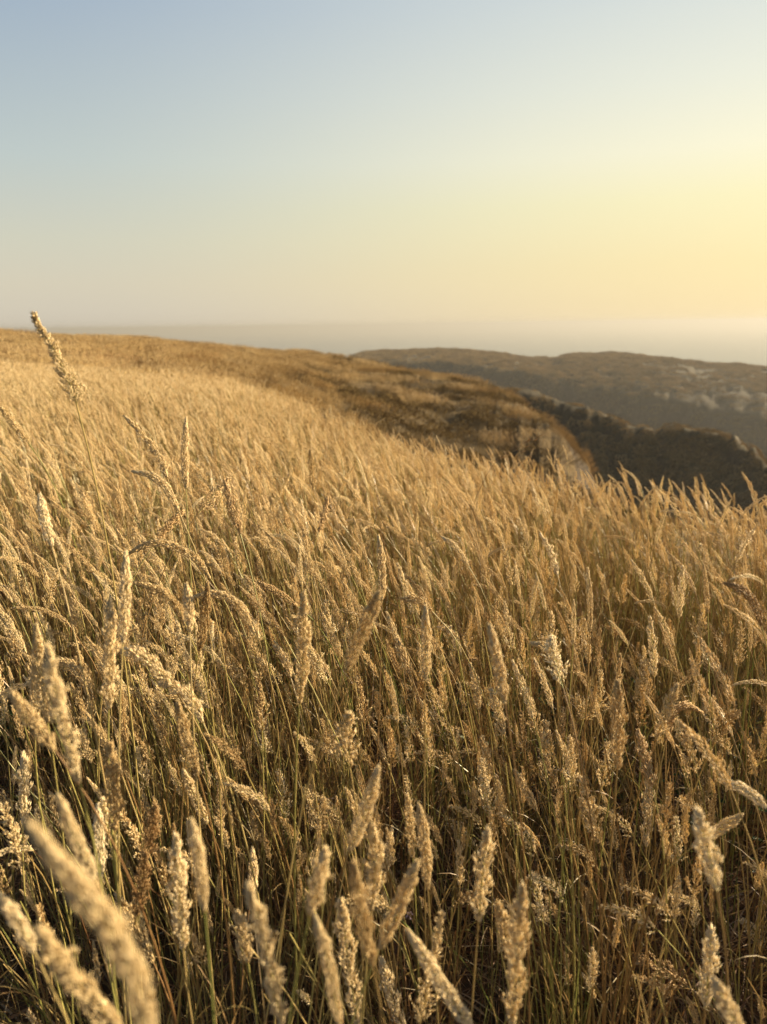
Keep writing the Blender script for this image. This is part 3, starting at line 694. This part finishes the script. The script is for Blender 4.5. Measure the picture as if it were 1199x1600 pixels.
# how far down the seaward flank: olive scrub there, golden grass on the top
crest_r = np.interp(azh, LINES[6][:, 0], LINES[6][:, 1]); crest_z = np.interp(azh, LINES[6][:, 0], LINES[6][:, 2])
pix = np.array([project(np.array([x, y, z]))[:2] if project(np.array([x, y, z])) else (0, 0) for x, y, z in zip(xyh[:, 0], xyh[:, 1], zh)])
scr = np.interp(azh, np.radians([-30, -16, -9, -4, 4, 12, 25]), [-.9, -.7, -.25, .15, .25, .35, .4]) + np.clip((crest_z - zh) * .22, -.2, .5)
nz2 = np.array([mn.noise(Vector((x * .45, y * .45, 9))) for x, y in xyh]); v = scr + nzv * .42 + nz2 * .6
pick = np.where(v < -.55, rh.integers(0, 4, len(v)), np.where(v < .22, rh.integers(4, 8, len(v)), np.where(rh.random(len(v)) < .5, rh.integers(8, 12, len(v)), rh.integers(12, 15, len(v)))))
pick = np.where((rad_ < 22) & (azh < -R(8)), rh.integers(0, 4, len(v)), pick)
st_ = np.hypot(ground(xyh[:, 0] + .7, xyh[:, 1]) - ground(xyh[:, 0] - .7, xyh[:, 1]), ground(xyh[:, 0], xyh[:, 1] + .7) - ground(xyh[:, 0], xyh[:, 1] - .7)) / 1.4
ok = (st_ + nz2 * 1.3 < 1.4) | (azh < R(9)); xyh, zh, pick = xyh[ok], zh[ok], pick[ok]
ph_ = np.column_stack([xyh, zh]); s = rh.uniform(.8, 1.25, len(ph_))
stuff('hillside_grass', pp, ph_, pick, slope_rot(ph_, rh, rh.normal(0, .45, len(ph_))), np.column_stack([s, s, s]), label='short brown grass and dark scrub covering the nearer hill', category='grass')
print('hill points', len(ph_))
# scrub on ridge and headlands
sp_ = [bush(800 + k, 1.0, .38, 220, .16, 9) for k in range(4)]
a = annulus(84, 150, 1.1, R(3), R(42), rh); b = annulus(270, 535, .16, -R(4), R(42), rh); q = np.concatenate([a, b])
zq = ground(q[:, 0], q[:, 1]); rq = np.hypot(q[:, 0], q[:, 1]); pq = np.column_stack([q, zq - .05])
nq = np.array([mn.noise(Vector((x * .03, y * .03, 2))) for x, y in q]); kp = rh.random(len(q)) < np.clip(.75 + nq * 1.8, .25, 1); pq = pq[kp]; rq = rq[kp]; nq = nq[kp]
s = rh.uniform(.6, 1.5, len(pq)) * np.clip(rq / 200, .75, 2.2)
stuff('coastal_scrub', sp_, pq, np.where(rh.random(len(pq)) < .78, rh.integers(0, 4, len(pq)), rh.integers(0, 4, len(pq))), slope_rot(pq, rh, rh.uniform(0, 6, len(pq))), np.column_stack([s, s, s]), label='low dark scrub over the far ridge and headland', category='scrub')
print('scrub', len(pq))

# ------------------------------------------------------------------ undergrowth and litter
def rosette(seed, n, R0, leaf):
    g = Geo(); r = np.random.default_rng(seed)
    for k in range(n):
        a = r.uniform(0, 6.28); h = r.uniform(.01, .10); rr = R0 * math.sqrt(r.random()); base = np.array([math.cos(a) * rr, math.sin(a) * rr, h])
        l = leaf * r.uniform(.6, 1.2); az = r.uniform(0, 6.28); el = r.uniform(-.1, .9); D = np.array([math.cos(az) * math.cos(el), math.sin(az) * math.cos(el), math.sin(el)]); sd = np.array([-math.sin(az), math.cos(az), 0]); up = np.cross(D, sd)
        V = [base, base + D * l * .35 + sd * l * .24 + up * l * .06, base + D * l * .75 + sd * l * .18 + up * l * .05, base + D * l, base + D * l * .75 - sd * l * .18 + up * l * .05, base + D * l * .35 - sd * l * .24 + up * l * .06, base + D * l * .5 - up * l * .02]
        g.add(V, [(0, 6, 1), (1, 6, 2), (2, 6, 3), (3, 6, 4), (4, 6, 5), (5, 6, 0)], 5, r.uniform(0, 1))
        tube(g, np.array([[base[0] * .4, base[1] * .4, -.01], base]), .0006, 3, 5, .3)
    return g
rl = np.random.default_rng(31)
ros = [rosette(900 + k, 26, .07, .022) for k in range(4)]
a = annulus(.9, 2.4, 26, -R(32), R(34), rl); nzr = np.array([mn.noise(Vector((x * 1.3, y * 1.3, 7))) for x, y in a]); a = a[(nzr + .35 * (a[:, 0] > .3)) > -.02]
pz = np.column_stack([a, ground(a[:, 0], a[:, 1])]); n = len(pz); s = rl.uniform(.7, 1.5, n)
stuff('undergrowth', ros, pz, rl.integers(0, 4, n), np.column_stack([np.zeros(n), np.zeros(n), rl.uniform(0, 6, n)]), np.column_stack([s, s, s]), label='small green leaves growing low under the grass', category='undergrowth')
def trash(seed):
    g = Geo(); r = np.random.default_rng(seed)
    for k in range(26):
        root = np.array([r.normal(0, .05), r.normal(0, .05), r.uniform(0, .05)])
        blade(g, root, r.uniform(0, 6.28), r.uniform(.05, .20), r.uniform(.001, .005), r.uniform(.7, 1.6), r.uniform(1.2, 2.6), 6, r.uniform(0, 1), m=6, twist=r.uniform(-5, 5))
    return g
tr = [trash(950 + k) for k in range(5)]
a = annulus(.6, 3.5, 150, -R(45), R(45), rl); pz = np.column_stack([a, ground(a[:, 0], a[:, 1])]); n = len(pz); s = rl.uniform(.6, 1.3, n)
stuff('leaf_litter', tr, pz, rl.integers(0, 5, n), np.column_stack([rl.normal(0, .2, n), rl.normal(0, .2, n), rl.uniform(0, 6, n)]), np.column_stack([s, s, s]), label='curled dead blades and litter lying on the soil', category='litter')

# ================================================================== INDIVIDUAL STALKS
# traced in the photograph: points tip -> base of the seed head (px), width px, kind
print('heroes', len(HEROES))

def catmull(P, n):
    P = np.asarray(P, float); Q = np.concatenate([[2 * P[0] - P[1]], P, [2 * P[-1] - P[-2]]]); out = []
    m_ = len(P) - 1
    for k in range(n):
        x = k / (n - 1) * m_; i = min(int(x), m_ - 1); t = x - i; a, b, c, d = Q[i:i + 4]
        out.append(.5 * (2 * b + (c - a) * t + (2*a - 5*b + 4*c - d) * t*t + (3*b - a - 3*c + d) * t**3))
    return np.array(out)

def tag(o, label, cat, group=None):
    o['label'] = label; o['category'] = cat
    if group: o['group'] = group

GRP = 'dry grass stalks standing in the field'
def hero(pts, wpx, kind, label, seed, Wr=None, rho=None, leafs=None):
    r = np.random.default_rng(seed)
    Wm = Wr or {'spike': .0118, 'lobed': .0135, 'plume': .017}[kind]
    cx, cy = pts[len(pts) // 2]; d = ray(cx, cy)
    depth = Wm * FPX / wpx; rho = rho or max(.27, depth * math.hypot(d.x, d.y))
    C = catmull(pts, 14)[::-1]                                   # base -> tip in px
    lean = r.uniform(-.04, .05) * rho
    H = np.array([np.array(at(x, y, rho + lean * k / 13)) for k, (x, y) in enumerate(C)])
    Wm = wpx / FPX * rho / math.hypot(d.x, d.y) * (.80 if wpx > 24 else 1.08)
    B = H[0]; T0 = H[0] - H[1]; T0 /= np.linalg.norm(T0)
    gz = float(ground(B[0], B[1])); h = B[2] - gz
    T0 = T0 * np.array([1, 1, 1]); T0[2] = min(T0[2], -.25); T0 /= np.linalg.norm(T0)
    rx, ry = B[0] + T0[0] / -T0[2] * h * .22 + r.normal(0, .02), B[1] + T0[1] / -T0[2] * h * .22 + r.normal(0, .02)
    rx = np.clip(rx, B[0] - .2, B[0] + .2); ry = np.clip(ry, B[1] - .12, B[1] + .15)
    root = np.array([rx, ry, float(ground(rx, ry)) - .01])
    c1 = B + T0 * h * .3; c2 = root + np.array([0, 0, h * .35])
    s = np.linspace(0, 1, 14)[:, None]
    S = (1-s)**3 * root + 3*(1-s)**2*s * c2 + 3*(1-s)*s**2 * c1 + s**3 * B
    e = bpy.data.objects.new('grass_stalk', None); COL.objects.link(e); e.location = root; e.empty_display_size = .05
    tag(e, label, 'grass stalk', GRP)
    g = Geo(); tube(g, S - root, np.linspace(.0014, .0007, 14) * max(.8, min(1.2, Wm / .012)), 6, 1, r.uniform(0, 1)); link('stem', mesh_from('stem', g.arr(), True), e)
    g = Geo(); Lm = np.linalg.norm(np.diff(H, axis=0), axis=1).sum()
    if 'tall stalk' in label: Wm *= .9
    n = int(np.clip((1300 if 'tall stalk' in label else 620) * Lm / .1 * .012 / Wm, 350, 1500))
    seed_head(g, H - root, Wm, kind, n, 4, 420 if kind != 'plume' else 0, seed, 1.0, 8 if ('brown' in label or 'dark' in label) else 0); link('seed_head', mesh_from('seed_head', g.arr(), True), e)
    for k in range(r.integers(0, 3)):
        g = Geo(); i = r.integers(0, 6); blade(g, S[i] - root, r.uniform(0, 6.28), r.uniform(.12, .3), r.uniform(.002, .004), r.uniform(.1, .4), r.uniform(.6, 1.8), 8, r.uniform(0, 1), twist=r.uniform(-2, 2))
        link('leaf', mesh_from('leaf', g.arr()), e)
    return e
for k, (pts, w, kind, label) in enumerate(HEROES): hero(pts, w, kind, label, 3000 + k)

# the one tall stalk that breaks the skyline
hero([(55,494),(64,515),(84,545),(100,580),(112,605),(120,632)], 17, 'plume', 'tall stalk whose loose seed head rises above the skyline at left', 4001, rho=1.0)

# nodding oat-like stalk above the crest
def oat():
    rho = 2.3; px = [(745,775),(765,735),(785,712),(805,700),(820,692),(838,686)]
    P = catmull([np.array(at(x, y, rho)) for x, y in px], 14)
    root = np.array([P[0][0] - .03, P[0][1] + .02, 0]); root[2] = float(ground(root[0], root[1])) - .01
    e = bpy.data.objects.new('nodding_grass', None); COL.objects.link(e); e.location = root
    tag(e, 'thin nodding stalk with a few long dark spikelets against the dark hill', 'grass stalk', GRP)
    s = np.linspace(0, 1, 8)[:, None]; S = np.concatenate([((1-s)**2 * root + 2*(1-s)*s * (P[0] - (P[1]-P[0]) * 3) + s**2 * P[0])[:-1], P])
    g = Geo(); tube(g, S - root, np.linspace(.0012, .0004, len(S)), 5, 1, .3); link('stem', mesh_from('stem', g.arr(), True), e)
    g = Geo(); r = np.random.default_rng(5)
    q = [(5, (783, 716)), (7, (800, 706)), (8, (812, 708)), (10, (822, 690)), (12, (832, 690)), (13, (840, 683)), (6, (790, 713)), (9, (818, 700))]
    for i, (x, y) in q:
        b = P[i]; c = np.array(at(x, y, rho)); D = P[13] - P[5] + r.normal(0, .006, 3) + np.array([0, 0, -.006]); D /= np.linalg.norm(D)
        tube(g, np.array([b, (b + c) / 2 + [0, 0, .002], c]) - root, .0003, 3, 1, .3)
        for j in range(3):
            DD = D + r.normal(0, .12, 3); DD /= np.linalg.norm(DD)
            spindles(g, (c - root)[None], DD[None], np.array([.022]), np.array([.0028]), 4, 0, np.array([.1]))
    link('seed_head', mesh_from('seed_head', g.arr()), e)
oat()

# the other nearest stalks, scattered; copies share the meshes of their kind
LEAN = {'upright': 'upright', 'soft': 'slightly leaning', 'lean': 'leaning', 'arch': 'drooping', 'nod': 'nodding'}
KN = {'spike': 'smooth slim seed head', 'lobed': 'lumpy seed head', 'plume': 'feathery seed head'}
CX = ['far left side', 'left side', 'left of centre', 'at the centre', 'right of centre', 'right side', 'far right side']
RY = [(700, 'far rows'), (800, 'upper rows'), (880, 'upper middle rows'), (960, 'middle rows'), (1040, 'lower middle rows'), (1130, 'lower rows'), (1240, 'low rows'), (1360, 'low shaded rows'), (1600, 'bottom rows')]
pm = []
for k, pr in enumerate(HI):
    pm.append((mesh_from('stem', pr[0].arr(), True), mesh_from('seed_head', pr[1].arr(), True), [mesh_from('leaf', l.arr()) for l in pr[2]]))
src = {}; seen = {}
for i in sorted(ind, key=lambda i: (SPAN[i][1][0], SPAN[i][1][1])):
    k = int(cand['pk'][i]); A, B = SPAN[i]; mx, my = (A[0] + B[0]) / 2, (A[1] + B[1]) / 2
    if k not in src:
        e = bpy.data.objects.new('grass_stalk', None); COL.objects.link(e); e.empty_display_size = .05
        link('stem', pm[k][0], e); link('seed_head', pm[k][1], e)
        for l in pm[k][2]: link('leaf', l, e)
        src[k] = e; ch0 = list(e.children)
    else:
        e0 = src[k]; e = e0.copy(); COL.objects.link(e)
        for c in [c for c in e0.children_recursive]:
            d = c.copy(); COL.objects.link(d); d.parent = e
    e.location = (*cand['xy'][i], cand['z'][i]); e.rotation_euler = (cand['rx'][i], cand['ry'][i], cand['rz'][i]); e.scale = (cand['s'][i],) * 3
    dx = B[0] - A[0]; dy = A[1] - B[1]; ang = math.degrees(math.atan2(dx, dy))
    t = 'straight' if abs(ang) < 9 else ('tilted left' if -38 < ang < 0 else 'tilted right' if 0 < ang < 38 else 'hanging left' if ang < 0 else 'hanging right')
    row = next((n for y, n in RY if my < y), RY[-1][1]); colx = CX[min(6, max(0, int(mx / PW * 7)))]
    big = {'spike': 'slim smooth', 'lobed': 'lumpy', 'plume': 'feathery'}[SPEC[k][1]]
    lab = f'{big} seed head {t} {colx}, {row}'
    seen.setdefault(lab, []).append((mx, e, my))
    tag(e, lab, 'grass stalk', GRP)
ORD = ['first', 'second', 'third', 'fourth', 'fifth', 'sixth', 'seventh', 'eighth']
for lab, l in seen.items():
    if len(l) > 1:
        l.sort(key=lambda q: q[0])
        for n_, (mx, e, my) in enumerate(l):
            e['label'] = f'{lab}, ' + ('leftmost' if n_ == 0 else 'rightmost' if n_ == len(l) - 1 else f'{ORD[n_]} from left')
print('individuals', len(ind), 'labels', len(seen))

# small pale wildflower low in the centre
def flower():
    c = np.array(at(640, 1428, 1.02)); e = bpy.data.objects.new('wildflower', None); COL.objects.link(e)
    root = np.array([c[0] + .01, c[1] + .02, float(ground(c[0], c[1] + .02))]); e.location = root; tag(e, 'tiny pale pink wildflower low among the stems in the bottom centre', 'flower')
    g = Geo(); tube(g, np.array([root, (root + c) / 2 + [.01, 0, 0], c]) - root, .0008, 4, 5, .4); link('stem', mesh_from('stem', g.arr(), True), e)
    for k in range(5):
        g = Geo(); a = k * 1.2566; D = np.array([math.cos(a) * .8, -.35, math.sin(a) * .8 + .2]); D /= np.linalg.norm(D); sd = np.cross(D, [0, 1, .3]); sd /= np.linalg.norm(sd); b = c - root; l = .009
        g.add([b, b + D*l*.5 + sd*l*.33, b + D*l*.9 + sd*l*.2, b + D*l, b + D*l*.9 - sd*l*.2, b + D*l*.5 - sd*l*.33], [(0,1,2),(0,2,3),(0,3,4),(0,4,5)], 7, .6)
        link('petal', mesh_from('petal', g.arr()), e)
flower()

# ------------------------------------------------------------------ light
SAZ, SEL, EXPO = R(61), R(18), 2.0
w = bpy.data.worlds.new('World'); sc.world = w; w.use_nodes = True
N, L = w.node_tree.nodes, w.node_tree.links; N.clear()
out = N.new('ShaderNodeOutputWorld'); bg = N.new('ShaderNodeBackground'); bg.inputs[1].default_value = .1
sk = N.new('ShaderNodeTexSky'); sk.sky_type = 'NISHITA'; sk.sun_disc = False; sk.sun_elevation = SEL; sk.sun_rotation = SAZ
sk.air_density = 1.0; sk.dust_density = 2.0; sk.ozone_density = 1.0; sk.altitude = 50
tc = N.new('ShaderNodeTexCoord'); sx = N.new('ShaderNodeSeparateXYZ'); L.new(tc.outputs['Generated'], sx.inputs[0])
el = mth(N, L, 'DIVIDE', mth(N, L, 'ARCSINE', sx.outputs['Z']), math.pi / 2)
def srgb(c): return tuple(((v / 255 + .055) / 1.055) ** 2.4 for v in c)
def sky_ramp(st):
    n = ramp(N, [(e / 90, srgb(c)) for e, c in st], 'B_SPLINE' if 0 else 'LINEAR'); n.color_ramp.interpolation = 'LINEAR'; L.new(el, n.inputs[0]); return n.outputs[0]
cool = sky_ramp([(0, (212, 203, 186)), (3, (214, 206, 184)), (6, (208, 207, 188)), (11, (190, 201, 198)), (20, (158, 176, 194)), (45, (108, 138, 178)), (90, (75, 105, 160))])
warm = sky_ramp([(0, (254, 228, 172)), (4, (255, 234, 174)), (8, (255, 244, 190)), (11, (255, 248, 213)), (15, (240, 240, 220)), (20, (221, 227, 220)), (45, (150, 175, 200)), (90, (75, 105, 160))])
dt = N.new('ShaderNodeVectorMath'); dt.operation = 'DOT_PRODUCT'; L.new(tc.outputs['Generated'], dt.inputs[0]); dt.inputs[1].default_value = (math.sin(SAZ) * math.cos(SEL), math.cos(SAZ) * math.cos(SEL), math.sin(SEL))
mr = N.new('ShaderNodeMapRange'); mr.interpolation_type = 'SMOOTHSTEP'; mr.inputs['From Min'].default_value = .08; mr.inputs['From Max'].default_value = .98; L.new(dt.outputs['Value'], mr.inputs['Value'])
mx = N.new('ShaderNodeMix'); mx.data_type = 'RGBA'; L.new(mr.outputs[0], mx.inputs['Factor']); L.new(cool, mx.inputs['A']); L.new(warm, mx.inputs['B'])
b2 = N.new('ShaderNodeBackground'); b2.inputs[1].default_value = .99 / 2 ** EXPO; L.new(mx.outputs['Result'], b2.inputs[0])
ad = N.new('ShaderNodeAddShader'); bg.inputs[1].default_value = .0015; L.new(bg.outputs[0], ad.inputs[0]); L.new(b2.outputs[0], ad.inputs[1])
L.new(sk.outputs[0], bg.inputs[0]); L.new(ad.outputs[0], out.inputs[0])
sl = bpy.data.lights.new('sun', 'SUN'); sl.energy = 5; sl.angle = R(.5); sl.color = (1, .815, .53)
so = bpy.data.objects.new('sun', sl); COL.objects.link(so)
sv = Vector((math.sin(SAZ) * math.cos(SEL), math.cos(SAZ) * math.cos(SEL), math.sin(SEL)))
so.rotation_euler = sv.to_track_quat('Z', 'Y').to_euler()

sc.view_settings.view_transform = 'Standard'; sc.view_settings.look = 'None'; sc.view_settings.exposure = EXPO; sc.view_settings.gamma = 1
sc.cycles.use_denoising = True; sc.cycles.denoiser = 'OPENIMAGEDENOISE'; sc.cycles.denoising_prefilter = 'ACCURATE'
sc.cycles.max_bounces = 6; sc.cycles.diffuse_bounces = 3; sc.cycles.glossy_bounces = 2; sc.cycles.transmission_bounces = 4; sc.cycles.volume_bounces = 1; sc.cycles.transparent_max_bounces = 8
